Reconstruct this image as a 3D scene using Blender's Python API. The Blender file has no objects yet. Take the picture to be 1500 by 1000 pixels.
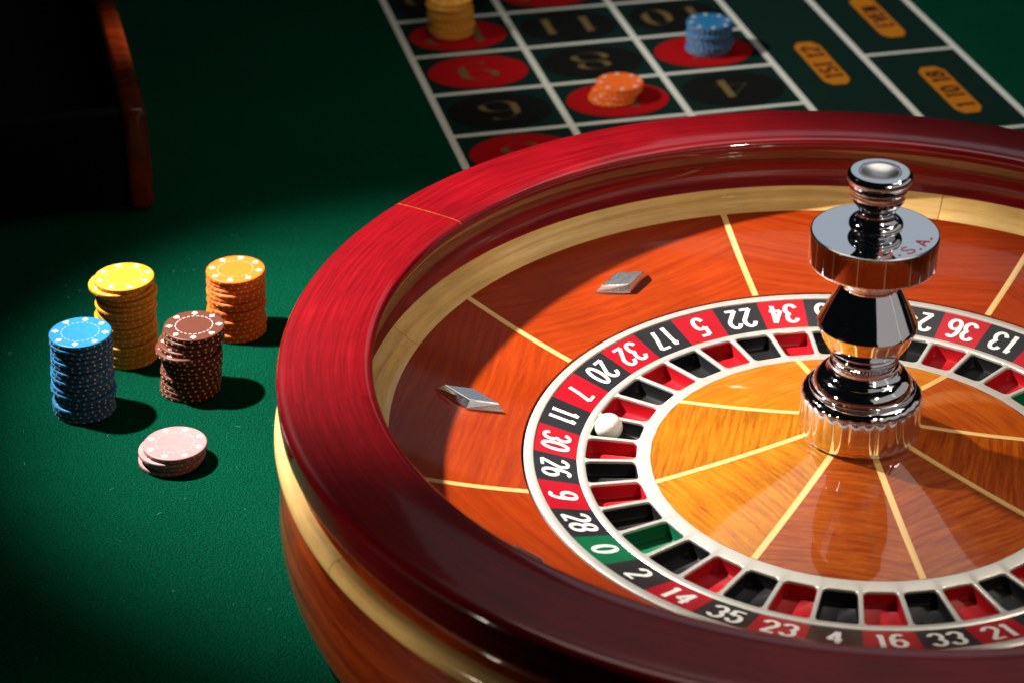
import bpy, math, random
from mathutils import Matrix, Vector
random.seed(11)
scene = bpy.context.scene
C = scene.collection
R = math.radians
PI = math.pi

# ------------------------------------------------------------------ camera
cam_d = bpy.data.cameras.new('camera'); cam = bpy.data.objects.new('camera', cam_d); C.objects.link(cam)
cam_d.sensor_fit = 'HORIZONTAL'; cam_d.sensor_width = 36.0; cam_d.lens = 36.0*3323.85/1500.0
cam_d.clip_start = 0.05; cam_d.clip_end = 50
_right = Vector((0.99999532, -0.00150625, -0.00266364))
_down = Vector((-0.00306002, -0.49223232, -0.87045849))
_fwd = Vector((0.0, 0.87046256, -0.49223463))
m = Matrix.Identity(4)
for i in range(3):
    m[i][0] = _right[i]; m[i][1] = -_down[i]; m[i][2] = -_fwd[i]
m[0][3], m[1][3], m[2][3] = -0.24062067, -1.34254477, 0.91676486
cam.matrix_world = m
cam_d.dof.use_dof = True; cam_d.dof.focus_distance = 1.66; cam_d.dof.aperture_fstop = 6.8; cam_d.dof.aperture_blades = 9
scene.camera = cam

# ------------------------------------------------------------------ world and lamps
w = bpy.data.worlds.new('World'); scene.world = w; w.use_nodes = True
bg = w.node_tree.nodes['Background']; bg.inputs[0].default_value = (0.50, 0.62, 0.75, 1); bg.inputs[1].default_value = 0.004

def aim(o, loc, target):
    o.location = loc
    o.rotation_euler = (Vector(target)-Vector(loc)).to_track_quat('-Z', 'Y').to_euler()

def spot(name, loc, target, power, angle, blend, radius, col):
    d = bpy.data.lights.new(name, 'SPOT'); o = bpy.data.objects.new(name, d); C.objects.link(o)
    d.energy = power; d.spot_size = R(angle); d.spot_blend = blend; d.shadow_soft_size = radius; d.color = col
    aim(o, loc, target); return o

def area(name, loc, target, power, sx, sy, col):
    d = bpy.data.lights.new(name, 'AREA'); o = bpy.data.objects.new(name, d); C.objects.link(o)
    d.shape = 'RECTANGLE'; d.size = sx; d.size_y = sy; d.energy = power; d.color = col
    aim(o, loc, target); return o

spot('key_spot', (-1.06, 0.41, 1.16), (-0.290, 0.192, 0.05), 460, 33.5, 0.82, 0.026, (1.0, 0.94, 0.85))
spot('wheel_spot', (1.30, 0.30, 1.90), (0.06, -0.28, 0.10), 105, 18, 0.95, 0.06, (1.0, 0.88, 0.74))
spot('added_front_fill', (0.95, -1.60, 1.70), (-0.06, 0.27, 0.10), 135, 18, 0.95, 0.06, (1.0, 0.84, 0.64))  # fill added to brighten the shaded back of the bowl, no known lamp
spot('side_spot', (-1.30, -0.60, 0.30), (-0.37, -0.20, 0.07), 30, 18, 0.95, 0.06, (1.0, 0.86, 0.66))
spot('layout_spot', (-1.5, 0.65, 1.15), (0.22, 0.90, 0.0), 200, 21.5, 0.9, 0.05, (1.0, 0.95, 0.86))
spot('added_rail_glow', (0.05, 0.95, 0.56), (-0.630, 0.70, 0.118), 120, 10.5, 1.0, 0.03, (1.0, 0.80, 0.50))  # unseen lamp added only to make the case's top edge glow
area('softbox_back', (0.52, 2.75, 1.63), (0.1, 0.0, 0.1), 0.75, 0.95, 0.55, (0.80, 0.90, 1.0))
area('softbox_high', (0.45, 2.55, 2.75), (0.1, 0.0, 0.1), 1.2, 2.1, 1.2, (0.85, 0.92, 1.0))
area('softbox_overhead', (0.45, 1.00, 2.50), (0.1, -0.05, 0.1), 13.5, 2.3, 1.2, (1.0, 0.90, 0.78))
area('softbox_front', (1.75, -1.75, 1.25), (0.0, 0.0, 0.15), 4.6, 2.8, 1.6, (1.0, 0.93, 0.88))
area('softbox_side', (2.6, 0.35, 1.10), (0.0, 0.0, 0.15), 4.2, 2.7, 1.6, (1.0, 0.93, 0.88))

vs = scene.view_settings
vs.view_transform = 'Standard'; vs.look = 'None'; vs.gamma = 1.0; vs.exposure = 0.0; vs.use_curve_mapping = False
scene.cycles.use_denoising = True
scene.cycles.max_bounces = 10

# ------------------------------------------------------------------ materials
class NT:
    def __init__(s, name):
        s.m = bpy.data.materials.new(name); s.m.use_nodes = True
        s.t = s.m.node_tree; s.b = s.t.nodes['Principled BSDF']
    def n(s, kind, **kw):
        o = s.t.nodes.new(kind)
        for k, v in kw.items(): setattr(o, k, v)
        return o
    def l(s, a, b): s.t.links.new(a, b)
    def ramp(s, fac, stops):
        r = s.n('ShaderNodeValToRGB'); s.l(fac, r.inputs[0])
        e = r.color_ramp.elements
        while len(e) < len(stops): e.new(0.5)
        for q, (p, c) in zip(e, stops):
            q.position = p; q.color = tuple(c)+(1,) if len(c) == 3 else c
        return r.outputs[0]
    def noise(s, vec, scale, detail=4, rough=0.55, dist=0.0):
        o = s.n('ShaderNodeTexNoise'); s.l(vec, o.inputs['Vector'])
        o.inputs['Scale'].default_value = scale; o.inputs['Detail'].default_value = detail
        o.inputs['Roughness'].default_value = rough; o.inputs['Distortion'].default_value = dist
        return o.outputs['Fac']
    def mapping(s, vec, scale, loc=(0, 0, 0)):
        o = s.n('ShaderNodeMapping'); s.l(vec, o.inputs[0]); o.inputs['Scale'].default_value = scale
        o.inputs['Location'].default_value = loc
        return o.outputs[0]
    def mix(s, fac, a, b, mode='MIX'):
        o = s.n('ShaderNodeMix', data_type='RGBA', blend_type=mode)
        for sock, v in ((o.inputs[0], fac), (o.inputs[6], a), (o.inputs[7], b)):
            if hasattr(v, 'is_linked'): s.l(v, sock)
            elif isinstance(v, (int, float)): sock.default_value = v
            else: sock.default_value = tuple(v)+(1,)
        return o.outputs[2]
    def bump(s, h, strength, dist):
        o = s.n('ShaderNodeBump'); s.l(h, o.inputs['Height'])
        o.inputs['Strength'].default_value = strength; o.inputs['Distance'].default_value = dist
        s.l(o.outputs[0], s.b.inputs['Normal']); return o

def setp(b, **kw):
    names = dict(color='Base Color', rough='Roughness', metal='Metallic', coat='Coat Weight', coatr='Coat Roughness',
                 spec='Specular IOR Level', sheen='Sheen Weight', sheenr='Sheen Roughness', sss='Subsurface Weight')
    for k, v in kw.items():
        b.inputs[names[k]].default_value = tuple(v)+(1,) if k == 'color' else v

def wood(name, dark, mid, light, su=5.0, sv=90.0, pores=0.35, coat=1.0, coatr=0.05, figure=0.35, rough=0.4, vary=0.25, spec=0.1, warp=0.018):
    t = NT(name)
    uv = t.n('ShaderNodeUVMap', uv_map='grain').outputs[0]
    oi = t.n('ShaderNodeObjectInfo')
    off = t.n('ShaderNodeVectorMath', operation='SCALE'); off.inputs[0].default_value = (7.3, 3.1, 5.7)
    t.l(oi.outputs['Random'], off.inputs['Scale'])
    add = t.n('ShaderNodeVectorMath', operation='ADD'); t.l(uv, add.inputs[0]); t.l(off.outputs[0], add.inputs[1])
    v = add.outputs[0]
    # warp the grain a little so the figure wanders
    wn = t.n('ShaderNodeTexNoise'); t.l(t.mapping(v, (6, 14, 1)), wn.inputs['Vector']); wn.inputs['Scale'].default_value = 1.0
    wv = t.n('ShaderNodeVectorMath', operation='MULTIPLY_ADD'); t.l(wn.outputs['Color'], wv.inputs[0])
    wv.inputs[1].default_value = (0.0, warp, 0.0); t.l(v, wv.inputs[2])
    vv = wv.outputs[0]
    big = t.noise(t.mapping(vv, (su, sv, 1)), 1.0, 5, 0.6)
    fine = t.noise(t.mapping(vv, (su*9, sv*9, 1)), 1.0, 3, 0.7)
    fig = t.noise(t.mapping(vv, (22, 10, 1)), 1.0, 3, 0.5)
    col = t.ramp(big, [(0.30, dark), (0.5, mid), (0.72, light)])
    pr = t.ramp(fine, [(0.36, (1-pores,)*3), (0.52, (1, 1, 1))])
    col = t.mix(1.0, col, pr, 'MULTIPLY')
    fr = t.ramp(fig, [(0.3, (1-figure,)*3), (0.7, (1, 1, 1))])
    col = t.mix(1.0, col, fr, 'MULTIPLY')
    mr = t.n('ShaderNodeMapRange'); t.l(oi.outputs['Random'], mr.inputs[0])
    mr.inputs[3].default_value = 1-vary; mr.inputs[4].default_value = 1+vary*0.5
    hv = t.n('ShaderNodeHueSaturation'); t.l(mr.outputs[0], hv.inputs['Value']); t.l(col, hv.inputs['Color'])
    t.l(hv.outputs[0], t.b.inputs['Base Color'])
    setp(t.b, rough=rough, coat=coat, coatr=coatr, spec=spec)
    # faint dust and hairline marks in the lacquer
    d = t.noise(t.mapping(v, (400, 400, 1)), 1.0, 2, 0.6)
    rr = t.ramp(d, [(0.45, (coatr,)*3), (0.8, (coatr+0.05,)*3)])
    t.l(rr, t.b.inputs['Coat Roughness'])
    return t.m

M = {}
M['rim'] = wood('crimson_lacquered_wood', (0.085, 0.0004, 0.002), (0.14, 0.0007, 0.0034), (0.185, 0.002, 0.006), su=14, sv=420, pores=0.22, figure=0.22, coatr=0.06, vary=0.05, warp=0.008)
M['cove'] = wood('red_brown_cove_wood', (0.12, 0.011, 0.001), (0.22, 0.024, 0.002), (0.32, 0.045, 0.004), su=6, sv=120, figure=0.3, vary=0.1)
M['body'] = wood('orange_mahogany_wood', (0.16, 0.018, 0.002), (0.27, 0.034, 0.003), (0.36, 0.06, 0.006), su=6, sv=100, figure=0.3, vary=0.1, coat=0.5)
M['maple'] = wood('maple_wood', (0.60, 0.36, 0.115), (0.75, 0.48, 0.175), (0.82, 0.56, 0.23), su=8, sv=160, pores=0.12, figure=0.22, vary=0.12, coatr=0.08, coat=0.6)
M['stator'] = wood('orange_veneer_wood', (0.20, 0.016, 0.0006), (0.255, 0.025, 0.001), (0.30, 0.035, 0.002), su=16, sv=300, pores=0.20, figure=0.16, vary=0.10, coat=0.28, coatr=0.05)
M['hub'] = wood('hub_veneer_lit', (0.25, 0.062, 0.003), (0.36, 0.118, 0.005), (0.43, 0.17, 0.009), su=26, sv=360.0, pores=0.34, figure=0.24, vary=0.20, coatr=0.03)  # hub veneer on the lit side, golden light put into the colour
M['hub_unlit'] = wood('hub_veneer_unlit', (0.17, 0.019, 0.001), (0.29, 0.048, 0.002), (0.38, 0.088, 0.004), su=26, sv=360.0, pores=0.34, figure=0.28, vary=0.22, coatr=0.03)  # hub veneer away from the key, shade painted in as a redder tone
M['inlay'] = wood('inlay_maple_wood', (0.5, 0.3, 0.1), (0.6, 0.38, 0.14), (0.66, 0.44, 0.18), su=8, sv=200, pores=0.1, figure=0.15, vary=0.08)
M['seam'] = wood('seam_wood', (0.18, 0.03, 0.01), (0.25, 0.06, 0.015), (0.3, 0.09, 0.02), vary=0.05)
M['darkwood'] = wood('dark_case_wood', (0.035, 0.003, 0.0006), (0.085, 0.010, 0.0012), (0.15, 0.022, 0.003), su=90, sv=10, pores=0.4, figure=0.5, vary=0.05, coatr=0.15, coat=0.35)

def plain(name, col, rough=0.4, metal=0.0, coat=0.0, var=0.12, scale=60, bump=0.0, bscale=800, spec=0.5, coatr=0.1, rv=1.0):
    t = NT(name)
    tc = t.n('ShaderNodeTexCoord').outputs['Object']
    f = t.noise(tc, scale, 5, 0.6)
    lo = [c*(1-var) for c in col]; hi = [min(1, c*(1+var*0.6)) for c in col]
    t.l(t.ramp(f, [(0.3, lo), (0.7, hi)]), t.b.inputs['Base Color'])
    setp(t.b, rough=rough, metal=metal, coat=coat, spec=spec, coatr=coatr)
    r2 = t.noise(tc, scale*7, 3, 0.6)
    t.l(t.ramp(r2, [(0.3, (max(0, rough-0.05*rv),)*3), (0.75, (rough+0.09*rv,)*3)]), t.b.inputs['Roughness'])
    if bump > 0: t.bump(t.noise(tc, bscale, 3, 0.6), bump, 0.0004)
    return t.m

M['silver'] = plain('satin_nickel', (0.50, 0.49, 0.455), rough=0.36, metal=0.55, var=0.05, scale=90)
M['red'] = plain('red_enamel', (0.27, 0.002, 0.009), rough=0.30, var=0.08, coat=0.25, coatr=0.08, rv=0.3, spec=0.3)
M['black'] = plain('black_enamel', (0.012, 0.012, 0.014), rough=0.30, var=0.2, coat=0.25, coatr=0.08, rv=0.3, spec=0.3)
M['green'] = plain('green_enamel', (0.0, 0.085, 0.032), rough=0.30, var=0.1, coat=0.25, coatr=0.08, rv=0.3, spec=0.3)
M['white_print'] = plain('silver_white_print', (0.55, 0.55, 0.53), rough=0.4, var=0.06)
M['ball'] = plain('ivory_ball', (0.66, 0.63, 0.58), rough=0.18, var=0.03, coat=0.5)
M['red_ink'] = plain('red_engraving', (0.45, 0.02, 0.02), rough=0.5)
M['gap'] = plain('black_gap', (0.01, 0.006, 0.005), rough=0.7)

M['red_cup'] = plain('red_pocket_paint', (0.30, 0.002, 0.007), rough=0.5, var=0.06, rv=0.3, spec=0.2)
M['black_cup'] = plain('black_pocket_paint', (0.006, 0.006, 0.007), rough=0.5, var=0.1, rv=0.3, spec=0.2)
M['green_cup'] = plain('green_pocket_paint', (0.0, 0.095, 0.035), rough=0.5, var=0.06, rv=0.3, spec=0.2)

def chrome():
    t = NT('polished_chrome')
    setp(t.b, color=(0.86, 0.87, 0.90), metal=1.0, rough=0.03)
    tc = t.n('ShaderNodeTexCoord').outputs['Object']
    f = t.noise(tc, 300, 4, 0.7)
    t.l(t.ramp(f, [(0.42, (0.025,)*3), (0.85, (0.12,)*3)]), t.b.inputs['Roughness'])
    return t.m
M['chrome'] = chrome()

M['satin'] = plain('satin_chrome', (0.82, 0.83, 0.85), rough=0.20, metal=1.0, var=0.03, rv=0.6)

def felt(name, a, b, c):
    t = NT(name)
    tc = t.n('ShaderNodeTexCoord').outputs['Object']
    f = t.noise(tc, 520, 5, 0.75)
    g = t.noise(t.mapping(tc, (1, 1, 1)), 9, 4, 0.6)
    fib = t.n('ShaderNodeTexVoronoi', feature='F1'); t.l(tc, fib.inputs['Vector']); fib.inputs['Scale'].default_value = 900
    col = t.ramp(f, [(0.28, a), (0.52, b), (0.78, c)])
    col = t.mix(1.0, col, t.ramp(g, [(0.3, (0.84,)*3), (0.7, (1.0,)*3)]), 'MULTIPLY')
    # sparse pale lint fibres
    ln = t.noise(t.mapping(tc, (260, 900, 1)), 1.0, 2, 0.5)
    lm = t.ramp(ln, [(0.80, (0, 0, 0)), (0.86, (0.5, 0.5, 0.5))])
    col = t.mix(lm, col, (0.03, 0.13, 0.085))
    t.l(col, t.b.inputs['Base Color'])
    setp(t.b, rough=0.95, spec=0.02, sheen=0.0, sheenr=0.5)
    h = t.n('ShaderNodeMath', operation='ADD'); t.l(f, h.inputs[0]); t.l(fib.outputs['Distance'], h.inputs[1])
    t.bump(h.outputs[0], 0.9, 0.0018)
    return t.m
M['felt'] = felt('green_felt', (0.0, 0.014, 0.0065), (0.0, 0.043, 0.021), (0.0, 0.085, 0.044))

def printed(name, col, var=0.15):
    t = NT(name)
    tc = t.n('ShaderNodeTexCoord').outputs['Object']
    f = t.noise(tc, 480, 4, 0.7)
    t.l(t.ramp(f, [(0.3, [x*(1-var) for x in col]), (0.7, col)]), t.b.inputs['Base Color'])
    setp(t.b, rough=0.9, spec=0.1)
    t.bump(f, 0.4, 0.001)
    return t.m
M['p_line'] = printed('white_print_on_felt', (0.46, 0.48, 0.445))
M['p_red'] = printed('red_print_on_felt', (0.27, 0.0, 0.002))
M['p_black'] = printed('black_print_on_felt', (0.0015, 0.002, 0.002))
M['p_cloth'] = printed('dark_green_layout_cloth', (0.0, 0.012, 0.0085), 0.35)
M['p_gold'] = printed('gold_print_on_felt', (0.10, 0.07, 0.027))
M['p_tag'] = printed('amber_print_on_felt', (0.34, 0.115, 0.004))
M['p_ink'] = printed('maroon_ink_on_felt', (0.03, 0.004, 0.006))
M['leather'] = plain('black_leather', (0.003, 0.003, 0.0035), rough=0.8, bump=0.3, bscale=500, spec=0.05)

# ------------------------------------------------------------------ mesh helpers
def link(name, me, mat, parent=None):
    o = bpy.data.objects.new(name, me); C.objects.link(o)
    if mat is not None: me.materials.clear(); me.materials.append(M[mat] if isinstance(mat, str) else mat)
    if parent is not None: o.parent = parent
    return o

def tag(o, label=None, cat=None, group=None, kind=None):
    if label: o['label'] = label
    if cat: o['category'] = cat
    if group: o['group'] = group
    if kind: o['kind'] = kind
    return o

def empty(name, loc=(0, 0, 0)):
    o = bpy.data.objects.new(name, None); C.objects.link(o); o.location = loc; o.empty_display_size = 0.02
    return o

def mk(name, vs_, fs, uvs=None, smooth=True, sharp=38):
    me = bpy.data.meshes.new(name); me.from_pydata(vs_, [], fs)
    if uvs is not None:
        ul = me.uv_layers.new(name='grain')
        for lp in me.loops: ul.data[lp.index].uv = uvs[lp.vertex_index]
    me.validate(); me.update()
    if smooth:
        me.polygons.foreach_set('use_smooth', [True]*len(me.polygons))
        me.set_sharp_from_angle(angle=R(sharp))
    return me

def rev(name, prof, a0=0.0, a1=360.0, n=96, closed=True, grain='tan', sharp=38, mod=None):
    """revolve a profile [(r,z)...] about the z axis between two angles (degrees); uv 'grain' in metres"""
    full = abs(a1-a0-360) < 1e-6
    na = n if full else n+1
    s = [0.0]
    for i in range(1, len(prof)): s.append(s[-1]+math.hypot(prof[i][0]-prof[i-1][0], prof[i][1]-prof[i-1][1]))
    vs_, uv = [], []
    mid = (a0+a1)/2
    for j in range(na):
        a = R(a0+(a1-a0)*j/n)
        for i, (r, z) in enumerate(prof):
            rr = r if mod is None else mod(i, r, z, a)
            x, y = rr*math.cos(a), rr*math.sin(a)
            vs_.append((x, y, z))
            if grain == 'tan': uv.append((a*max(p[0] for p in prof), s[i]))
            else:  # straight grain square to the panel's middle radius
                c, q = math.cos(R(mid)), math.sin(R(mid))
                uv.append((-x*q+y*c, x*c+y*q))
    k = len(prof); fs = []
    for j in range(n):
        j2 = (j+1) % na if full else j+1
        for i in range(k if closed else k-1):
            i2 = (i+1) % k
            fs.append((j*k+i, j2*k+i, j2*k+i2, j*k+i2))
    if closed and not full:
        fs.append(tuple(range(k)))
        fs.append(tuple(reversed([n*k+i for i in range(k)])))
    # orient outward: profile given anticlockwise in (r,z) gives outward faces
    ar = sum(prof[i][0]*prof[(i+1) % k][1]-prof[(i+1) % k][0]*prof[i][1] for i in range(k))
    if closed and ar > 0: fs = [tuple(reversed(f)) for f in fs]
    me = mk(name, vs_, fs, uv, True, sharp)
    import bmesh
    bm = bmesh.new(); bm.from_mesh(me)
    if closed: bmesh.ops.recalc_face_normals(bm, faces=bm.faces)
    bm.to_mesh(me); bm.free()
    return me

def lathe(name, prof, n=96, mod=None, sharp=32):
    """solid of revolution from (r,z) listed top to bottom, closed on the axis"""
    if mod is None:                         # hold flat faces flat next to small roundings
        q = [prof[0]]
        for a_, b_ in zip(prof, prof[1:]):
            d_ = math.hypot(b_[0]-a_[0], b_[1]-a_[1])
            if d_ > 0.004:
                for t_ in (0.0003/d_, 1-0.0003/d_): q.append((a_[0]+(b_[0]-a_[0])*t_, a_[1]+(b_[1]-a_[1])*t_))
            q.append(b_)
        prof = q
    vs_, fs, uv = [], [], []
    k = len(prof)
    for j in range(n):
        a = 2*PI*j/n
        for i, (r, z) in enumerate(prof):
            rr = r if mod is None else mod(i, r, z, a)
            vs_.append((rr*math.cos(a), rr*math.sin(a), z)); uv.append((a*0.05, z))
    for j in range(n):
        j2 = (j+1) % n
        for i in range(k-1): fs.append((j*k+i, j*k+i+1, j2*k+i+1, j2*k+i))
    t = len(vs_); vs_ += [(0, 0, prof[0][1]), (0, 0, prof[-1][1])]; uv += [(0, 0), (0, 0)]
    for j in range(n):
        j2 = (j+1) % n
        fs.append((t, j*k, j2*k)); fs.append((t+1, j2*k+k-1, j*k+k-1))
    return mk(name, vs_, fs, uv, True, sharp)

def arc_prof(c, r, a0, a1, n, sz=1.0):
    return [(c[0]+r*math.cos(R(a0+(a1-a0)*i/n)), c[1]+sz*r*math.sin(R(a0+(a1-a0)*i/n))) for i in range(n+1)]

def spline(pts, n=6):
    out = []
    P = [pts[0]]+list(pts)+[pts[-1]]
    for i in range(1, len(P)-2):
        for j in range(n):
            t = j/n
            out.append(tuple(0.5*((2*P[i][d])+(-P[i-1][d]+P[i+1][d])*t+(2*P[i-1][d]-5*P[i][d]+4*P[i+1][d]-P[i+2][d])*t*t+(-P[i-1][d]+3*P[i][d]-3*P[i+1][d]+P[i+2][d])*t**3) for d in range(2)))
    out.append(tuple(pts[-1])); return out

def box_mesh(name, x0, x1, y0, y1, z0, z1, bev=0.0, seg=3, along='x'):
    import bmesh
    bm = bmesh.new(); bmesh.ops.create_cube(bm, size=1.0)
    for v in bm.verts:
        v.co = ((x0+x1)/2+v.co.x*(x1-x0), (y0+y1)/2+v.co.y*(y1-y0), (z0+z1)/2+v.co.z*(z1-z0))
    if bev > 0: bmesh.ops.bevel(bm, geom=bm.edges[:], offset=bev, segments=seg, profile=0.5, affect='EDGES')
    ul = bm.loops.layers.uv.new('grain')
    for f in bm.faces:
        for lp in f.loops:
            q = lp.vert.co
            lp[ul].uv = (q.x+q.z*0.7, q.y+q.z) if along == 'x' else (q.y, q.x+q.z)
    me = bpy.data.meshes.new(name); bm.to_mesh(me); bm.free()
    me.polygons.foreach_set('use_smooth', [True]*len(me.polygons)); me.set_sharp_from_angle(angle=R(40))
    return me

# ------------------------------------------------------------------ stroke lettering
def ell(cx, cy, rx, ry, a0, a1, n=18):
    return [(cx+rx*math.cos(R(a0+(a1-a0)*i/n)), cy+ry*math.sin(R(a0+(a1-a0)*i/n))) for i in range(n+1)]

def glyph(ch, w):
    """centre-line strokes of a character in a box w wide, 1 high"""
    x = w/2; e = ell
    G = {
        '0': [e(x, .5, x, .5, 90, 450, 36)],
        '1': [[(x*1.05, 0), (x*1.05, 1)], [(x*1.05, 1), (x*.35, .80)], [(x*.3, 0), (x*1.8, 0)]],
        '2': [e(x, .72, x, .28, 170, -25, 16)+[(0.02, 0.0)], [(0.0, 0.0), (w, 0.0)]],
        '3': [e(x, .745, x*.95, .255, 165, -75, 18), e(x, .27, x, .27, 80, -165, 20)],
        '4': [[(w*.72, 0), (w*.72, 1)], [(w*.72, 1), (0, .30)], [(0, .30), (w*1.08, .30)]],
        '5': [[(w*.92, 1), (w*.10, 1)], [(w*.10, 1), (w*.06, .55)], e(x, .32, x, .32, 140, -160, 22)],
        '6': [e(x, .28, x, .28, 0, 360, 28), e(x*1.05, .52, x*1.05, .50, 55, 200, 18)],
        '7': [[(0, 1), (w, 1)], [(w, 1), (w*.62, .45), (w*.42, 0)]],
        '8': [e(x, .755, x*.86, .245, 0, 360, 28), e(x, .265, x, .265, 0, 360, 28)],
        '9': [e(x, .72, x, .28, 0, 360, 28), e(x*.95, .48, x*1.05, .50, 20, -125, 18)],
        'S': [e(x, .745, x*.9, .255, 35, 250, 18)+e(x, .255, x, .255, 90, -150, 18)],
        'T': [[(x, 0), (x, 1)], [(0, 1), (w, 1)]],
        'E': [[(w*.1, 0), (w*.1, 1)], [(0, 1), (w, 1)], [(0, .5), (w*.8, .5)], [(0, 0), (w, 0)]],
        'V': [[(0, 1), (x, 0)], [(x, 0), (w, 1)]],
        'N': [[(w*.08, 0), (w*.08, 1)], [(w*.08, 1), (w*.92, 0)], [(w*.92, 0), (w*.92, 1)]],
        'O': [e(x, .5, x, .5, 90, 450, 36)],
        'U': [[(0, 1), (0, .3)]+e(x, .3, x, .3, 180, 360, 16)+[(w, 1)]],
        'A': [[(0, 0), (x, 1)], [(x, 1), (w, 0)], [(w*.2, .35), (w*.8, .35)]],
        '.': [e(w*.3, .05, .035, .035, 0, 360, 8)],
        ' ': [],
    }
    return G[ch]

def ribbon(pts, wfun):
    n = len(pts); L, Rr = [], []
    closed = math.hypot(pts[0][0]-pts[-1][0], pts[0][1]-pts[-1][1]) < 1e-6
    for i in range(n):
        if closed: a, b = pts[(i-1) % (n-1)], pts[(i+1) % (n-1) if i < n-1 else 1]
        else: a, b = pts[max(0, i-1)], pts[min(n-1, i+1)]
        dx, dy = b[0]-a[0], b[1]-a[1]; d = math.hypot(dx, dy) or 1
        dx /= d; dy /= d; h = wfun(dx, dy)/2
        L.append((pts[i][0]-dy*h, pts[i][1]+dx*h)); Rr.append((pts[i][0]+dy*h, pts[i][1]-dx*h))
    return L, Rr

def text_geo(txt, cw, gap, wfun, serif=0.0):
    """-> list of (left, right) ribbons in text units (height 1), and the total width"""
    out = []; x = 0.0
    for ch in txt:
        w_ = cw*(0.5 if ch in ' ' else 0.35 if ch == '.' else 0.62 if ch == '1' and cw < .6 else 1.0)
        st = glyph(ch, w_)
        for s_ in st: out.append(ribbon([(p[0]+x, p[1]) for p in s_], wfun))
        if serif and ch in '1TNAV':
            for s_ in st[:1]:
                q = s_[0] if s_[0][1] < .5 else s_[-1]
                out.append(ribbon([(q[0]+x-serif, q[1]), (q[0]+x+serif, q[1])], lambda a, b: 0.06))
        x += w_+gap
    return out, x-gap

def text_mesh(name, geo, place):
    """place(x,y,k) -> 3d point; k is the stroke's index, used to keep strokes off each other's plane"""
    vs_, fs = [], []
    for k, (L, Rr) in enumerate(geo):
        b = len(vs_); n = len(L)
        vs_ += [place(p[0], p[1], k) for p in L]+[place(p[0], p[1], k) for p in Rr]
        for i in range(n-1): fs.append((b+i, b+n+i, b+n+i+1, b+i+1))
    return mk(name, vs_, fs, None, False)

# ------------------------------------------------------------------ the table
me = box_mesh('table_felt', -3.0, 3.0, -2.0, 3.4, -0.03, 0.0)
tag(link('table_felt', me, 'felt'), kind='structure')

# ------------------------------------------------------------------ betting layout printed on the felt
GX, GY, GA = -0.368406, 0.982165, 0.223811
GW, GH, W5, W6 = 0.121839, 0.102860, 0.097720, 0.104567
gc, gs = math.cos(GA), math.sin(GA)
def g2w(u, v, z): return (GX+u*gc-v*gs, GY+u*gs+v*gc, z)
layout = empty('betting_layout', (0, 0, 0))
tag(layout, 'printed roulette betting grid with white lines on the dark felt behind the wheel', 'betting layout')
U = [0, GW, 2*GW, 3*GW, 3*GW+W5, 3*GW+W5+W6]
V = [GH*3, GH*2, GH, 0, -GH, -2*GH, -3*GH, -4*GH]
def quad(name, u0, u1, v0, v1, z, mat, parent):
    nu = max(1, int(abs(u1-u0)/0.1)); vs_ = []
    vs_ = [g2w(u0, v0, z), g2w(u1, v0, z), g2w(u1, v1, z), g2w(u0, v1, z)]
    vs_ += [g2w(u0, v0, z-0.0003), g2w(u1, v0, z-0.0003), g2w(u1, v1, z-0.0003), g2w(u0, v1, z-0.0003)]
    fs = [(0, 1, 2, 3), (0, 4, 5, 1), (1, 5, 6, 2), (2, 6, 7, 3), (3, 7, 4, 0)]
    return link(name, mk(name, vs_, fs, None, False), mat, parent)
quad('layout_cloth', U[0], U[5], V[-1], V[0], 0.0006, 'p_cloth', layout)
LW = 0.0036
for i, u in enumerate(U): quad('grid_line', u-LW, u+LW, V[-1]-LW, V[0]+LW, 0.0012, 'p_line', layout)
for i, v in enumerate(V):
    for c in range(3): quad('grid_line', U[c]+LW, U[c+1]-LW, v-LW*0.85, v+LW*0.85, 0.0011, 'p_line', layout)
for v in (V[3]+0, V[7]): quad('grid_line', U[3]+LW, U[4]-LW, v-LW*0.85+0*GH, v+LW*0.85, 0.0011, 'p_line', layout) if v == V[7] else None
for v in (V[1], V[3]-0*GH, V[5], V[7]):
    if v in (V[5], V[7], V[3], V[1]): quad('grid_line', U[4]+LW, U[5]-LW, v-LW*0.8, v+LW*0.8, 0.0011, 'p_line', layout)
REDS = {1, 3, 5, 7, 9, 12, 14, 16, 18, 19, 21, 23, 25, 27, 30, 32, 34, 36}
didone = lambda dx, dy: 0.014+0.185*abs(dy)**1.8*((1-min(1, 1.7*abs(dx))) if dx*dy > 0 and abs(dx) > 0.35 else 1)
for row in range(6):
    for c in range(3):
        num = 3*(6-row)-c
        cu, cv = (U[c]+U[c+1])/2, (V[row+1]+V[row+2])/2 if row+2 < len(V) else 0
        # each oval is its own disc
        ru, rv = 0.0525, 0.0425
        n = 48; vs_ = [g2w(cu+ru*math.cos(2*PI*i/n), cv+rv*math.sin(2*PI*i/n), 0.0012) for i in range(n)]
        vs_ += [(p[0], p[1], 0.0009) for p in vs_]
        fs = [tuple(range(n))]+[(i, n+i, n+(i+1) % n, (i+1) % n) for i in range(n)]
        ov = link('number_oval', mk('number_oval', vs_, fs, None, False), 'p_red' if num in REDS else 'p_black', layout)
        geo, tw = text_geo(str(num), 0.62 if num > 9 else 0.8, 0.42, didone)
        H_ = 0.043
        def place(x, y, k, cu=cu, cv=cv, tw=tw):
            return g2w(cu-(x-tw/2)*H_*0.95, cv-(y-0.5)*H_, 0.0016+k*0.00003)
        link('numeral', text_mesh('numeral', geo, place), 'p_gold', ov)
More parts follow.
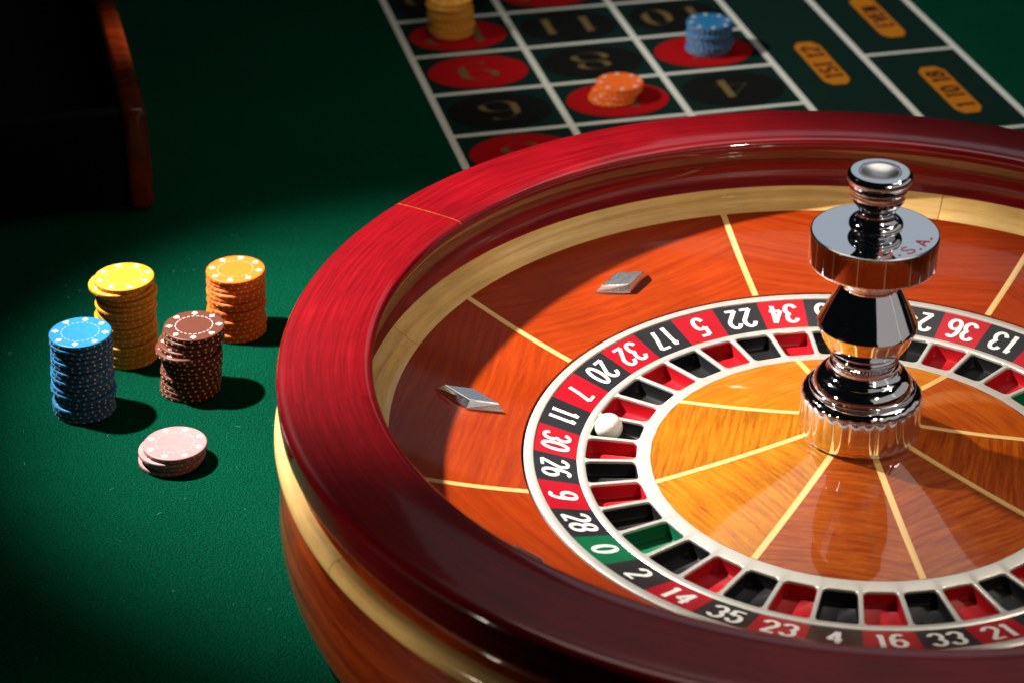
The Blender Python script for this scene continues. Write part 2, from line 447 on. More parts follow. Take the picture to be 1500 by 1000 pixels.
def bet_tag(txt, cu, cv, half, name):
    hw = 0.0135
    pts = [(-half, -hw*.55), (-half+.010, -hw), (-half+.014, -hw*1.06), (half-.014, -hw*1.06), (half-.010, -hw), (half, -hw*.55), (half, hw*.55), (half-.010, hw), (half-.014, hw*1.06), (-half+.014, hw*1.06), (-half+.010, hw), (-half, hw*.55)]
    n = len(pts); vs_ = [g2w(cu+p[1], cv+p[0], 0.0012) for p in pts]; vs_ += [(p[0], p[1], 0.0009) for p in vs_]
    tg = link('bet_tag', mk('bet_tag', vs_, [tuple(reversed(range(n)))]+[(i, (i+1) % n, n+(i+1) % n, n+i) for i in range(n)], None, False), 'p_tag', layout)
    geo, tw = text_geo(txt, 0.62, 0.24, lambda dx, dy: 0.11+0.13*abs(dy), serif=0.24)
    H_ = 0.0180
    sc = min(1.0, (2*half-0.03)/(tw*H_))
    # the text runs away from the wheel, letter tops towards the number grid
    place = lambda x, y, k: g2w(cu-(y-0.5)*H_, cv+(x-tw/2)*H_*sc, 0.0016+k*0.00003)
    link('lettering', text_mesh('lettering', geo, place), 'p_ink', tg)
bet_tag('1ST 12', (U[3]+U[4])/2+0.001, -0.214, 0.058, 'a')
bet_tag('1 TO 18', (U[4]+U[5])/2+0.003, -0.310, 0.060, 'b')
bet_tag('EVEN', (U[4]+U[5])/2+0.003, -0.104, 0.060, 'c')

# ------------------------------------------------------------------ the bowl
bowl = empty('roulette_bowl')
tag(bowl, 'large round red lacquered wooden bowl of the roulette wheel, with maple bands', 'roulette bowl')
rim_p = [(0.3370, 0.1440), (0.3356, 0.1475), (0.3352, 0.1500), (0.3360, 0.1520), (0.3378, 0.1535), (0.3410, 0.1543)]
rim_p += [(0.350, 0.1546), (0.365, 0.1546), (0.380, 0.1543), (0.3885, 0.1539), (0.3925, 0.15355)]
rim_p += arc_prof((0.3936, 0.1470), 0.0066, 84, -6, 8)
rim_p += [(0.4002, 0.1400), (0.4000, 0.1345)]+arc_prof((0.3955, 0.1305), 0.0042, 10, -80, 5)
rim_p += [(0.385, 0.1262), (0.350, 0.1262), (0.345, 0.132)]
for k in range(8):
    a = 145.9+45*k
    seg = link('rim_segment', rev('rim_segment', rim_p, a+0.004, a+45-0.004, 40), 'rim', bowl)
seam_p = [(0.3360, 0.1521), (0.3378, 0.1536), (0.3410, 0.15445), (0.350, 0.15470), (0.365, 0.15470), (0.380, 0.15440), (0.3885, 0.15400), (0.3925, 0.15365)]+[(p[0]+0.0001, p[1]+0.0001) for p in arc_prof((0.3936, 0.1470), 0.0066, 84, 0, 8)]+[(0.385, 0.140), (0.340, 0.140)]
link('seam', rev('seam', seam_p, 145.9-0.06, 145.9+0.06, 1), 'seam', bowl)
# ball track wall under the lip
trk = spline([(0.3385, 0.1455), (0.3400, 0.1432), (0.3402, 0.1415), (0.3440, 0.1365), (0.3474, 0.1280), (0.3478, 0.1180), (0.3455, 0.1085)], 5)+[(0.352, 0.106), (0.354, 0.142)]
link('ball_track', rev('ball_track', trk, n=160), 'rim', bowl)
# maple cove in four pieces
mp = spline([(0.3470, 0.1092), (0.3440, 0.1060), (0.3400, 0.1030), (0.3372, 0.1016)], 4)+[(0.3360, 0.1004)]+spline([(0.3355, 0.0998), (0.3310, 0.0972), (0.3262, 0.0951)], 4)+[(0.3262, 0.090), (0.349, 0.090)]
for k in range(4): link('maple_cove', rev('maple_cove', mp, 161.2+90*k+0.05, 161.2+90*k+89.95, 48), 'maple', bowl)
# sloping veneer panels with maple inlay strips
def stz(r):
    t = (r-0.2345)/(0.3265-0.2345); return 0.0680+0.0272*t-0.0016*math.sin(PI*t)
rs = [0.2345+(0.3265-0.2345)*i/10 for i in range(11)]
sp = [(r, stz(r)) for r in rs]
for k in range(8):
    a = 12.0+45*k
    link('slope_panel', rev('slope_panel', sp+[(0.3265, 0.060), (0.2345, 0.056)], a+0.05, a+44.95, 40, grain='straight', sharp=50), 'stator', bowl)
    ca, sa = math.cos(R(a)), math.sin(R(a)); hw = 0.0024
    vs_ = []; uv = []
    for r in rs:
        r_ = min(max(r, 0.2349), 0.3262)
        for dz, s_ in ((-0.003, -hw), (0.00025, -hw), (0.00025, hw), (-0.003, hw)):
            vs_.append((r_*ca-s_*sa, r_*sa+s_*ca, stz(r_)+dz)); uv.append((r_, s_))
    fs = []
    for i in range(10): fs += [(4*i+q, 4*i+4+q, 4*i+5+q, 4*i+1+q) for q in range(3)]
    fs += [(0, 1, 2, 3), (43, 42, 41, 40)]
    link('inlay_strip', mk('inlay_strip', vs_, fs, uv, False), 'inlay', bowl)
# ball deflectors
def deflector(ang, r0, radial):
    L_, W_, T_ = 0.0262, 0.0118, 0.0066
    if radial: axl = (1, 0)
    vs_ = []
    base = [(-L_, 0), (0, -W_), (L_, 0), (0, W_)]
    top = [(-L_*.80, 0), (0, -W_*.66), (L_*.80, 0), (0, W_*.66)]
    slope = math.atan((stz(r0+.02)-stz(r0-.02))/.04)
    import bmesh
    bm = bmesh.new()
    lo = [bm.verts.new((p[0], p[1], -0.001)) for p in base]; md = [bm.verts.new((p[0], p[1], 0.0012)) for p in base]; hi = [bm.verts.new((p[0], p[1], T_)) for p in top]
    bm.faces.new(hi); bm.faces.new(list(reversed(lo)))
    for i in range(4):
        j = (i+1) % 4
        bm.faces.new((md[i], md[j], hi[j], hi[i])); bm.faces.new((lo[i], lo[j], md[j], md[i]))
    bmesh.ops.recalc_face_normals(bm, faces=bm.faces)
    bmesh.ops.bevel(bm, geom=bm.edges[:], offset=0.0005, segments=2, profile=0.5, affect='EDGES')
    me = bpy.data.meshes.new('ball_deflector'); bm.to_mesh(me); bm.free()
    o = link('ball_deflector', me, 'satin', bowl)
    o.matrix_local = Matrix.Translation((r0*math.cos(R(ang)), r0*math.sin(R(ang)), stz(r0))) @ Matrix.Rotation(R(ang), 4, 'Z') @ Matrix.Rotation(-slope, 4, 'Y') @ Matrix.Rotation(0 if radial else PI/2, 4, 'Z')
for k in range(8): deflector(124.0+45*k, 0.2765, k % 2 == 1)
# outside: cove, maple bead, belly
cv_p = [(0.3955, 0.1262)]+spline([(0.3950, 0.1240), (0.3900, 0.1205), (0.3885, 0.1160), (0.3935, 0.1115)], 4)+[(0.360, 0.1115), (0.360, 0.1262)]
link('cove_moulding', rev('cove_moulding', cv_p, n=160), 'body', bowl)
bead = [(0.3945, 0.1113)]+arc_prof((0.3965, 0.1040), 0.0072, 85, -85, 14)+[(0.380, 0.0969), (0.380, 0.1113)]
for k in range(4): link('maple_bead', rev('maple_bead', bead, 208.7+90*k+0.04, 208.7+90*k+89.96, 48), 'maple', bowl)
bel = [(0.3940, 0.0968)]+spline([(0.3905, 0.0958), (0.3872, 0.0925), (0.3866, 0.0885)], 4)+[(0.3868, 0.0872), (0.3918, 0.0868), (0.3924, 0.0860)]+spline([(0.3924, 0.0845), (0.3955, 0.0770), (0.4010, 0.0610), (0.4035, 0.0430), (0.4015, 0.0240), (0.3950, 0.0080), (0.3900, 0.0004)], 5)+[(0.36, 0.0004), (0.36, 0.0968)]
link('belly', rev('belly', bel, n=160), 'cove', bowl)
link('bowl_floor', rev('bowl_floor', [(0.02, 0.020), (0.32, 0.020), (0.32, 0.030), (0.02, 0.030)], n=96), 'gap', bowl)

# ------------------------------------------------------------------ the rotor
rotor = empty('roulette_rotor')
tag(rotor, 'numbered spinning wheel head with red and black pockets around a chrome spindle', 'wheel head')
ORDER = ['0', '2', '14', '35', '23', '4', '16', '33', '21', '6', '18', '31', '19', '8', '12', '29', '25', '10', '27', '00', '1', '13', '36', '24', '3', '15', '34', '22', '5', '17', '32', '20', '7', '11', '30', '26', '9', '28']
PHI = 206.76; DA = 360.0/38
RO, ZO, RI, ZI = 0.2257, 0.0669, 0.1955, 0.0590
outer_ring = [(0.2257, 0.0671), (0.2262, 0.0679), (0.2275, 0.0683), (0.2312, 0.0683), (0.2325, 0.0678), (0.2329, 0.0668), (0.2329, 0.050), (0.2257, 0.050)]
link('outer_ring', rev('outer_ring', outer_ring, n=160), 'silver', rotor)
def nz(r): return ZI+(ZO-ZI)*(r-RI)/(RO-RI)
gothic = lambda dx, dy: 0.125+0.045*abs(dy)
for i, s_ in enumerate(ORDER):
    a0 = PHI+i*DA
    mat = 'green' if s_ in ('0', '00') else ('red' if int(s_) in REDS else 'black')
    t = link('number_tile', rev('number_tile', [(0.1955, 0.0590), (0.2257, 0.0669), (0.2257, 0.052), (0.1955, 0.052)], a0, a0+DA, 6), mat, rotor)
    geo, tw = text_geo(s_, 0.40, 0.20, gothic)
    H_ = 0.0182; ac = R(a0+DA/2); wx = H_*1.12
    def place(x, y, k, tw=tw, ac=ac):
        tx = (x-tw/2)*wx; r = 0.2108-(y-0.5)*H_
        # tops point to the middle: text runs anticlockwise seen from above
        px = r*math.cos(ac)-tx*math.sin(ac); py = r*math.sin(ac)+tx*math.cos(ac)
        rr = math.hypot(px, py)
        return (px, py, nz(rr)+0.0002+k*0.00003)
    link('numeral', text_mesh('numeral', geo, place), 'white_print', t)
# pocket ring: one casting with 38 rounded openings, and a coloured cup under each
PR0, PR1, PZ = 0.1535, 0.1892, 0.0592
def hole(n=6):
    """rounded opening around angle 0, as (x radial, y tangential)"""
    pts = []; fr = 0.0016; rad = 0.0042
    def half(r): return r*math.tan(R(DA/2))-fr
    c = [(PR0, -half(PR0)), (PR1, -half(PR1)), (PR1, half(PR1)), (PR0, half(PR0))]
    for i in range(4):
        p = Vector(c[i]); a = (Vector(c[i-1])-p).normalized(); b = (Vector(c[(i+1) % 4])-p).normalized()
        for j in range(n+1):
            t = j/n
            q = p+a*rad*(1-t)**2+b*rad*t**2
            pts.append((q.x, q.y))
    return pts
HP = hole(); NH = len(HP)
def ring_sector():
    import bmesh
    vs_, fs = [], []
    # outline of the sector that faces each point of the opening
    out = []
    for (x, y) in HP:
        r = math.hypot(x, y); a = math.atan2(y, x); h = R(DA/2)
        u = (x-(PR0+PR1)/2)/((PR1-PR0)/2); v = a/h
        out.append((u, v))
    ob = []
    R0, R1 = 0.1437, 0.1955
    for i, (x, y) in enumerate(HP):
        c_ = i//7; j = i % 7
        # split: first half of each corner goes to one side, second half to the next
        sideA = {0: 'L', 1: 'B', 2: 'R', 3: 'T'}
        corner = [(R0, -1), (R1, -1), (R1, 1), (R0, 1)][c_]
        ang = math.atan2(y, x)/R(DA/2); rr = math.hypot(x, y)
        prev_is_radial = c_ in (1, 3)
        t = j/6
        if j == 3: p = corner
        elif (j < 3) != prev_is_radial: p = (corner[0], ang)      # along an arc side
        else: p = (rr, corner[1])                                   # along a straight side
        ob.append(p)
    return ob
OB = ring_sector()
vs_, fs = [], []
bev = 0.0009
for k in range(38):
    a = R(PHI+(k+0.5)*DA); ca, sa = math.cos(a), math.sin(a); b = len(vs_)
    cx = (PR0+PR1)/2
    for (rr, an) in OB:
        t = a+an*R(DA/2); z = PZ+ (0.0010 if rr < 0.15 else 0.0)
        vs_.append((rr*math.cos(t), rr*math.sin(t), z))
    for off, dz in ((0.0007, 0.0), (0.0002, -0.0002), (0.0, -0.0008), (0.0, -0.0022)):
        for (x, y) in HP:
            # push outward from the opening's centre line by off
            dx, dy = x-cx, y; d = math.hypot(dx, dy); x2, y2 = x+dx/d*off, y+dy/d*off
            vs_.append((x2*ca-y2*sa, x2*sa+y2*ca, PZ+dz))
    for L_ in range(4):
        for i in range(NH):
            j = (i+1) % NH
            fs.append((b+L_*NH+i, b+L_*NH+j, b+(L_+1)*NH+j, b+(L_+1)*NH+i))
me = mk('pocket_ring', vs_, fs, None, True, 50)
import bmesh
bm = bmesh.new(); bm.from_mesh(me); bmesh.ops.remove_doubles(bm, verts=bm.verts, dist=0.00002); bmesh.ops.recalc_face_normals(bm, faces=bm.faces)
up = sum(f.normal.z for f in bm.faces)
if up < 0: bmesh.ops.reverse_faces(bm, faces=bm.faces)
bm.to_mesh(me); bm.free()
link('pocket_ring', me, 'silver', rotor)
cup_cache = {}
for i, s_ in enumerate(ORDER):
    mat = 'green' if s_ in ('0', '00') else ('red' if int(s_) in REDS else 'black')
    if mat not in cup_cache:
        vs_ = []; dep = [(0.0, -0.0021), (0.0, -0.0105), (0.0012, -0.0118)]
        for off, dz in dep:
            for (x, y) in HP:
                dx, dy = x-(PR0+PR1)/2, y; d = math.hypot(dx, dy)
                vs_.append((x-dx/d*off, y-dy/d*off, PZ+dz))
        fs = []
        for L_ in range(2):
            for q in range(NH):
                j = (q+1) % NH
                fs.append((L_*NH+q, L_*NH+j, (L_+1)*NH+j, (L_+1)*NH+q))
        fs.append(tuple(2*NH+q for q in range(NH)))
        me = mk('pocket', vs_, fs, None, True, 50); me.materials.append(M[mat+'_cup']); cup_cache[mat] = me
    o = bpy.data.objects.new('pocket', cup_cache[mat]); C.objects.link(o); o.parent = rotor
    o.rotation_euler = (0, 0, R(PHI+(i+0.5)*DA))
link('inner_edge_ring', rev('inner_edge_ring', [(0.1895, 0.0590), (0.1904, 0.0597), (0.1945, 0.0598), (0.1954, 0.0592), (0.1954, 0.054), (0.1895, 0.054)], n=152), 'silver', rotor)
# hub cone of eight veneer panels with inlay strips
def hz(r):
    t = (0.1436-r)/(0.1436-0.036); return 0.0602+0.0268*t-0.0012*math.sin(PI*t)
hr = [0.036+(0.1434-0.036)*i/10 for i in range(11)]
for k in range(8):
    a = 10.0+45*k
    link('hub_panel', rev('hub_panel', [(r, hz(r)) for r in hr]+[(0.1434, 0.050), (0.036, 0.050)], a+0.05, a+44.95, 24, grain='straight', sharp=60), 'hub' if k in (1, 2, 3, 4) else 'hub_unlit', rotor)  # left panels take the lit tone, right ones the painted unlit tone
    ca, sa = math.cos(R(a)), math.sin(R(a)); hw = 0.0023; vs_ = []; uv = []
    for r in hr:
        for dz, q in ((-0.003, -hw), (0.0002, -hw), (0.0002, hw), (-0.003, hw)):
            vs_.append((r*ca-q*sa, r*sa+q*ca, hz(r)+dz)); uv.append((r, q))
    fs = []
    for i in range(10): fs += [(4*i+q, 4*i+4+q, 4*i+5+q, 4*i+1+q) for q in range(3)]
    fs += [(0, 1, 2, 3), (43, 42, 41, 40)]
    link('inlay_strip', mk('inlay_strip', vs_, fs, uv, False), 'inlay', rotor)
# chrome spindle
fin = [(0.0001, 0.2806), (0.0125, 0.2806), (0.0140, 0.2842), (0.0146, 0.2843), (0.0190, 0.2842)]
fin += arc_prof((0.0190, 0.2805), 0.0026, 80, -70, 9, 1.3)+[(0.0192, 0.2752), (0.0196, 0.2737), (0.0192, 0.2722), (0.0186, 0.2715)]
fin += spline([(0.0184, 0.2705), (0.0182, 0.2675), (0.0168, 0.2635), (0.0140, 0.2598), (0.0124, 0.2570), (0.0120, 0.2545), (0.0126, 0.2515), (0.0142, 0.2495)], 4)
fin += arc_prof((0.0140, 0.2462), 0.0040, 70, -70, 9)+[(0.0128, 0.2412), (0.0128, 0.2400)]
fo = link('spindle_finial', lathe('spindle_finial', fin), 'chrome', rotor)
M['brushed'] = plain('brushed_chrome', (0.80, 0.82, 0.86), rough=0.30, metal=1.0, var=0.03, rv=0.4)
link('finial_dish', lathe('finial_dish', [(0.0001, 0.2812), (0.003, 0.28135), (0.006, 0.2818), (0.009, 0.28265), (0.0116, 0.2836), (0.0134, 0.28425), (0.0139, 0.2840), (0.0139, 0.2808)], sharp=60), 'brushed', fo)
dsc = [(0.0125, 0.2406), (0.0417, 0.2406), (0.0425, 0.2403), (0.0428, 0.2396), (0.0428, 0.2192), (0.0424, 0.2182), (0.0415, 0.2179), (0.0190, 0.2179)]
disc = link('spindle_disc', lathe('spindle_disc', dsc, 128), 'chrome', rotor)
geo, tw = text_geo('U.S.A.', 0.62, 0.30, lambda dx, dy: 0.12)
lt = []; x = 0
def usa_place(x, y, k):
    a = R(-92+x*19.0); r = 0.0332+(0.5-y)*0.0088
    return (r*math.cos(a), r*math.sin(a), 0.24075+k*0.00002)
link('lettering', text_mesh('lettering', geo, usa_place), 'red_ink', disc)
link('spindle_collar', lathe('spindle_collar', [(0.0196, 0.2178), (0.0200, 0.2170), (0.0200, 0.2068), (0.0192, 0.2055), (0.0190, 0.2040), (0.0190, 0.2006)]), 'chrome', rotor)
con = [(0.0188, 0.2012), (0.0197, 0.2006), (0.0333, 0.1735), (0.0340, 0.1717), (0.0336, 0.1700), (0.0300, 0.1610), (0.0262, 0.1545), (0.0236, 0.1518), (0.0226, 0.1510)]
link('spindle_cone', lathe('spindle_cone', con, sharp=20), 'chrome', rotor)
nk = [(0.0222, 0.1512), (0.0232, 0.1500), (0.0234, 0.1490), (0.0230, 0.1480), (0.0216, 0.1476), (0.0216, 0.1464), (0.0226, 0.1460), (0.0230, 0.1450), (0.0226, 0.1440), (0.0220, 0.1436), (0.0220, 0.1424), (0.0236, 0.1418), (0.0238, 0.1405), (0.0234, 0.1394), (0.0226, 0.1390), (0.0226, 0.1360)]
def knurl(i, r, z, a): return r+(0.00022*math.cos(a*64) if 5 <= i <= 8 else 0)
link('spindle_neck', lathe('spindle_neck', nk, 384, knurl), 'chrome', rotor)
dm = [(0.0240, 0.1380)]+spline([(0.0246, 0.1372), (0.0262, 0.1352), (0.0300, 0.1330), (0.0330, 0.1295), (0.0345, 0.1255)], 5)+[(0.0346, 0.1240)]+arc_prof((0.0352, 0.1234), 0.0014, 90, -90, 8)+[(0.0350, 0.1210)]
link('spindle_dome', lathe('spindle_dome', dm, 128), 'chrome', rotor)
NFL = 28
bs = [(0.0345, 0.1222), (0.0375, 0.1216), (0.0398, 0.1204), (0.0411, 0.1188), (0.0418, 0.1168), (0.0420, 0.1150), (0.0420, 0.1000), (0.0420, 0.0905), (0.0414, 0.0885), (0.0400, 0.0870), (0.0385, 0.0862), (0.0370, 0.0840)]
fl = [0, 0, .15, .55, .9, 1, 1, 1, .9, .6, .2, 0]
def flute(i, r, z, a): return r-0.0007*fl[i]*(1-abs(math.cos(a*NFL/2))**0.8)
link('fluted_base', lathe('fluted_base', bs, 360, flute, sharp=50), 'chrome', rotor)
link('rotor_underside', rev('rotor_underside', [(0.03, 0.036), (0.228, 0.036), (0.228, 0.0455), (0.03, 0.0455)], n=96), 'gap', rotor)

# ------------------------------------------------------------------ ball
import bmesh
bm = bmesh.new(); bmesh.ops.create_uvsphere(bm, u_segments=48, v_segments=24, radius=0.0102)
me = bpy.data.meshes.new('roulette_ball'); bm.to_mesh(me); bm.free(); me.polygons.foreach_set('use_smooth', [True]*len(me.polygons))
ball = link('roulette_ball', me, 'ball'); ball.location = (0.1786*math.cos(R(163.3)), 0.1786*math.sin(R(163.3)), 0.0592-0.0118+0.0103)
tag(ball, 'small white ball resting in a pocket beside the number 11', 'ball')

# ------------------------------------------------------------------ chips
CR, CT = 0.0240, 0.0040
def chip_mat(name, col):
    t = NT(name)
    tc = t.n('ShaderNodeTexCoord').outputs['Object']
    oi = t.n('ShaderNodeObjectInfo')
    f = t.noise(tc, 260, 4, 0.6)
    c = t.ramp(f, [(0.3, [x*0.88 for x in col]), (0.7, [min(1, x*1.04) for x in col])])
    mr = t.n('ShaderNodeMapRange'); t.l(oi.outputs['Random'], mr.inputs[0]); mr.inputs[3].default_value = 0.90; mr.inputs[4].default_value = 1.05
    hv = t.n('ShaderNodeHueSaturation'); t.l(mr.outputs[0], hv.inputs['Value']); t.l(c, hv.inputs['Color'])
    t.l(hv.outputs[0], t.b.inputs['Base Color']); setp(t.b, rough=0.40, spec=0.16, sss=0.0)
    t.bump(t.noise(tc, 1500, 3, 0.6), 0.15, 0.0003)
    return t.m
COL = {'blue': (0.013, 0.128, 0.290), 'yellow': (0.56, 0.245, 0.018), 'brown': (0.080, 0.024, 0.015), 'orange': (0.62, 0.105, 0.012), 'pink': (0.31, 0.160, 0.165)}
CM = {k: chip_mat(k+'_chip_plastic', v) for k, v in COL.items()}
M['mark'] = plain('white_chip_print', (0.55, 0.52, 0.46), rough=0.45, var=0.05)
M['groove'] = plain('chip_groove', (0.10, 0.05, 0.03), rough=0.6)
SPOT = {k: plain(k+'_edge_spot', c, rough=0.5, var=0.08) for k, c in {'blue': (0.85, 0.48, 0.36), 'yellow': (0.75, 0.48, 0.16), 'brown': (0.90, 0.55, 0.36), 'orange': (0.85, 0.50, 0.18), 'pink': (0.7, 0.35, 0.3)}.items()}
h = CT/2-0.00004
cp = [(0.0, h)]
chip_prof = [(0.0006, h), (CR-0.0010, h), (CR-0.0004, h-0.0003), (CR-0.00008, h-0.0007), (CR, h-0.0012), (CR, -h+0.0012), (CR-0.00008, -h+0.0007), (CR-0.0004, -h+0.0003), (CR-0.0010, -h), (0.0006, -h)]
chip_me = {}
for k in COL:
    me = lathe('chip_body', chip_prof, 56, sharp=45); me.materials.append(CM[k]); chip_me[k] = me
# printed spots around the edge: tiny discs hugging the rim
def spots_mesh():
    vs_, fs = [], []
    N = 26
    for q in range(N):
        a = 2*PI*q/N; z0 = 0.0004*(1 if q % 2 else -1); b = len(vs_); rr = 0.00078
        for j in range(8):
            t = 2*PI*j/8; aa = a+rr*math.cos(t)/CR
            vs_.append(((CR+0.00007)*math.cos(aa), (CR+0.00007)*math.sin(aa), z0+rr*math.sin(t)))
        fs.append(tuple(range(b, b+8)))
    return mk('edge_spots', vs_, fs, None, False)
spot_me = {}
for k in COL:
    me = spots_mesh(); me.materials.append(SPOT[k]); spot_me[k] = me
def ring_dash(a0, a1, r0, r1, z):
    n = 4; vs_ = []
    for i in range(n+1):
        a = R(a0+(a1-a0)*i/n); vs_ += [(r0*math.cos(a), r0*math.sin(a), z), (r1*math.cos(a), r1*math.sin(a), z)]
    return vs_, [(2*i, 2*i+1, 2*i+3, 2*i+2) for i in range(n)]
def suit(kind):
    s_ = 0.0024; P = []
    if kind == 0: P = [(0, 1.15), (.95, 0), (0, -1.15), (-.95, 0)]
    elif kind == 1: P = [(0, 1.1), (.45, .55), (.95, .05), (.9, -.4), (.5, -.6), (.15, -.35), (.4, -1.05), (-.4, -1.05), (-.15, -.35), (-.5, -.6), (-.9, -.4), (-.95, .05), (-.45, .55)]
    elif kind == 2: P = [(0, -1.1), (.5, -.5), (.95, .15), (.95, .6), (.6, .9), (.25, .85), (0, .5), (-.25, .85), (-.6, .9), (-.95, .6), (-.95, .15), (-.5, -.5)]
    else:
        P = [(.15, -.2), (.4, -1.05), (-.4, -1.05), (-.15, -.2), (-.5, -.5), (-.95, -.3), (-.95, .2), (-.45, .35), (-.5, .8), (0, 1.1), (.5, .8), (.45, .35), (.95, .2), (.95, -.3), (.5, -.5)]
    return [(p[0]*s_, p[1]*s_) for p in P]
suit_me = []
for k in range(4):
    P = suit(k); n = len(P)
    bm = bmesh.new(); f = bm.faces.new([bm.verts.new((p[0], p[1], 0)) for p in P])
    if f.normal.z < 0: f.normal_flip()
    bmesh.ops.triangulate(bm, faces=bm.faces[:]); bmesh.ops.recalc_face_normals(bm, faces=bm.faces)
    if sum(q.normal.z for q in bm.faces) < 0: bmesh.ops.reverse_faces(bm, faces=bm.faces)
    me = bpy.data.meshes.new('suit_mark'); bm.to_mesh(me); bm.free(); me.materials.append(M['mark']); suit_me.append(me)
dv, df = [], []
for q in range(24):
    a, f = ring_dash(q*15, q*15+9, 0.0142, 0.01475, 0.0)
    df += [tuple(x+len(dv) for x in g) for g in f]; dv += a
dash_me = {}
for k, c in COL.items():
    me = mk('dashed_ring', dv, df, None, False); wt = 0.9 if k == 'brown' else 0.4
    me.materials.append(plain(k+'_dash_print', [x*(1-wt)+0.55*wt for x in c], rough=0.5)); dash_me[k] = me
gv, gf = ring_dash(0, 360, 0.01478, 0.01500, 0.0)
gv, gf = [], []
for i in range(72):
    a = 2*PI*i/72; gv += [(0.01482*math.cos(a), 0.01482*math.sin(a), 0), (0.0151*math.cos(a), 0.0151*math.sin(a), 0)]
gf = [(2*i, 2*i+1, (2*i+3) % 144, (2*i+2) % 144) for i in range(72)]
groove_me = {}
for k, c in COL.items():
    me = mk('ring_groove', gv, gf, None, False); me.materials.append(plain(k+'_ring_groove', [x*0.45 for x in c], rough=0.5)); groove_me[k] = me

ORD = ['top', 'second', 'third', 'fourth', 'fifth', 'sixth', 'seventh', 'eighth', 'ninth', 'tenth', 'eleventh', 'twelfth', 'thirteenth', 'fourteenth', 'fifteenth', 'sixteenth', 'seventeenth', 'eighteenth', 'nineteenth']
def stack(col, n, base, top, where, rnd, special={}, marks=True, tilt_top=None, z0=0.0):
    for i in range(n):                      # i = 0 at the bottom
        f = i/max(1, n-1); ft = n-1-i       # ft: place from the top
        x = base[0]+(top[0]-base[0])*f+random.gauss(0, rnd); y = base[1]+(top[1]-base[1])*f+random.gauss(0, rnd)
        if ft == 0: x, y = top[0], top[1]
        if i == 0: x, y = base[0], base[1]
        if ft in special: x += special[ft][0]; y += special[ft][1]
        chip = empty('poker_chip', (x, y, z0+CT*(i+0.5)+0.0001)); chip.rotation_euler = (0, 0, random.uniform(0, 2*PI))
        word = ORD[ft]
        if ft == 0: lab = f'top {col} chip of the stack {where}'
        elif ft == n-1: lab = f'bottom {col} chip of the stack {where}'
        else: lab = f'{word} {col} chip down from the top of the stack {where}'
        tag(chip, lab, 'poker chip', f'{col} chips stacked {where}')
        b = bpy.data.objects.new('chip_body', chip_me[col]); C.objects.link(b); b.parent = chip
        e = bpy.data.objects.new('edge_spots', spot_me[col]); C.objects.link(e); e.parent = chip; e['kind'] = 'stuff'
        shown = ft == 0 or ft in special
        if shown:
            for obn, mm, dz in (('dashed_ring', dash_me[col], 0.00006), ('ring_groove', groove_me[col], 0.00004)):
                o = bpy.data.objects.new(obn, mm); C.objects.link(o); o.parent = chip; o.location = (0, 0, h+dz)
        if shown or random.random() < 0.35:
            for q in range(8):
                o = bpy.data.objects.new('suit_mark', suit_me[q % 4]); C.objects.link(o); o.parent = chip
                a = 2*PI*q/8; o.location = (0.0194*math.cos(a), 0.0194*math.sin(a), h+0.00006); o.rotation_euler = (0, 0, a-PI/2)

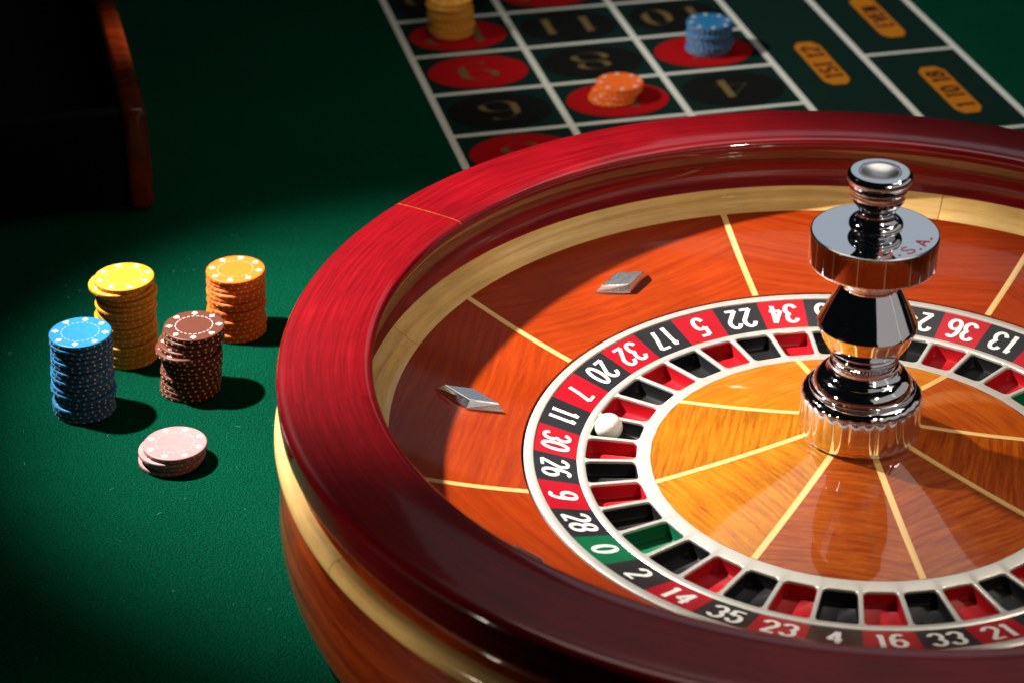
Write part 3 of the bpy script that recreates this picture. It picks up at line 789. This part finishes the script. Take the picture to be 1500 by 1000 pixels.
stack('blue', 17, (-0.5739, 0.1740), (-0.5716, 0.1756), 'at the far left', 0.0006, {11: (-0.0015, 0), 10: (-0.0012, 0)})
stack('yellow', 18, (-0.5515, 0.2570), (-0.5500, 0.2585), 'behind the blue stack', 0.0007, {1: (-0.0042, -0.0016), 2: (-0.0012, 0), 6: (0.0006, 0)})
stack('brown', 14, (-0.4955, 0.2055), (-0.4890, 0.2070), 'between blue and orange stacks', 0.0005, {3: (-0.0030, -0.0008), 4: (-0.0048, -0.0020)})
stack('orange', 14, (-0.4680, 0.2990), (-0.4665, 0.3010), 'nearest the bowl on the felt', 0.0005)
stack('pink', 4, (-0.4975, 0.0990), (-0.4930, 0.0985), 'nearest the front', 0.0008, {1: (-0.0022, -0.0006)})
stack('yellow', 10, (-0.3050, 0.9545), (-0.3060, 0.9545), 'on the red number 12', 0.0012, {1: (-0.0030, -0.003)}, z0=0.0013)
stack('blue', 8, (-0.0320, 0.9040), (-0.0318, 0.9030), 'on the red number 7', 0.0012, {}, z0=0.0013)
stack('orange', 4, (-0.1345, 0.7770), (-0.1311, 0.7800), 'on the red number 5', 0.0008, {3: (-0.0045, -0.004), 2: (-0.002, 0)}, z0=0.0013)

# ------------------------------------------------------------------ dark wooden case at the back left
case = empty('wooden_case', (-0.5770, 0.5220, 0))
case.rotation_euler = (0, 0, R(14.2))
tag(case, 'tall dark wooden case edge standing in shadow at the back left', 'wooden case')
link('side_board', box_mesh('side_board', -0.0112, 0.0112, 0.0, 0.75, 0.0004, 0.1000, 0.0075, 5, 'y'), 'darkwood', case)
link('front_board', box_mesh('front_board', -0.62, -0.0114, 0.012, 0.030, 0.0004, 0.0940, 0.003, 3), 'leather', case)
link('tray_floor', box_mesh('tray_floor', -0.62, -0.0116, 0.031, 0.75, 0.0004, 0.0060, 0.001, 2), 'leather', case)

# ------------------------------------------------------------------ lint on the felt
lv, lf = [], []
def fibre(x, y):
    L_ = random.uniform(0.0015, 0.0045); a = random.uniform(0, 2*PI); bend = random.uniform(-1.2, 1.2); rr = random.uniform(0.00005, 0.00011)
    px, py = x, y; b = len(lv); n = 5
    for i in range(n+1):
        z = 0.0003+0.0004*math.sin(PI*i/n)
        for t in range(3):
            q = 2*PI*t/3; lv.append((px-math.sin(a)*rr*math.cos(q), py+math.cos(a)*rr*math.cos(q), z+rr*math.sin(q)))
        px += math.cos(a)*L_/n; py += math.sin(a)*L_/n; a += bend/n
    for i in range(n):
        for t in range(3): lf.append((b+3*i+t, b+3*i+(t+1) % 3, b+3*i+3+(t+1) % 3, b+3*i+3+t))
for _ in range(140): fibre(random.uniform(-0.72, -0.36), random.uniform(-0.15, 0.62))
M['lint'] = plain('pale_lint', (0.10, 0.26, 0.20), rough=0.9)
tag(link('felt_lint', mk('felt_lint', lv, lf, None, False), 'lint'), 'loose pale lint fibres lying on the green felt', 'lint', kind='stuff')
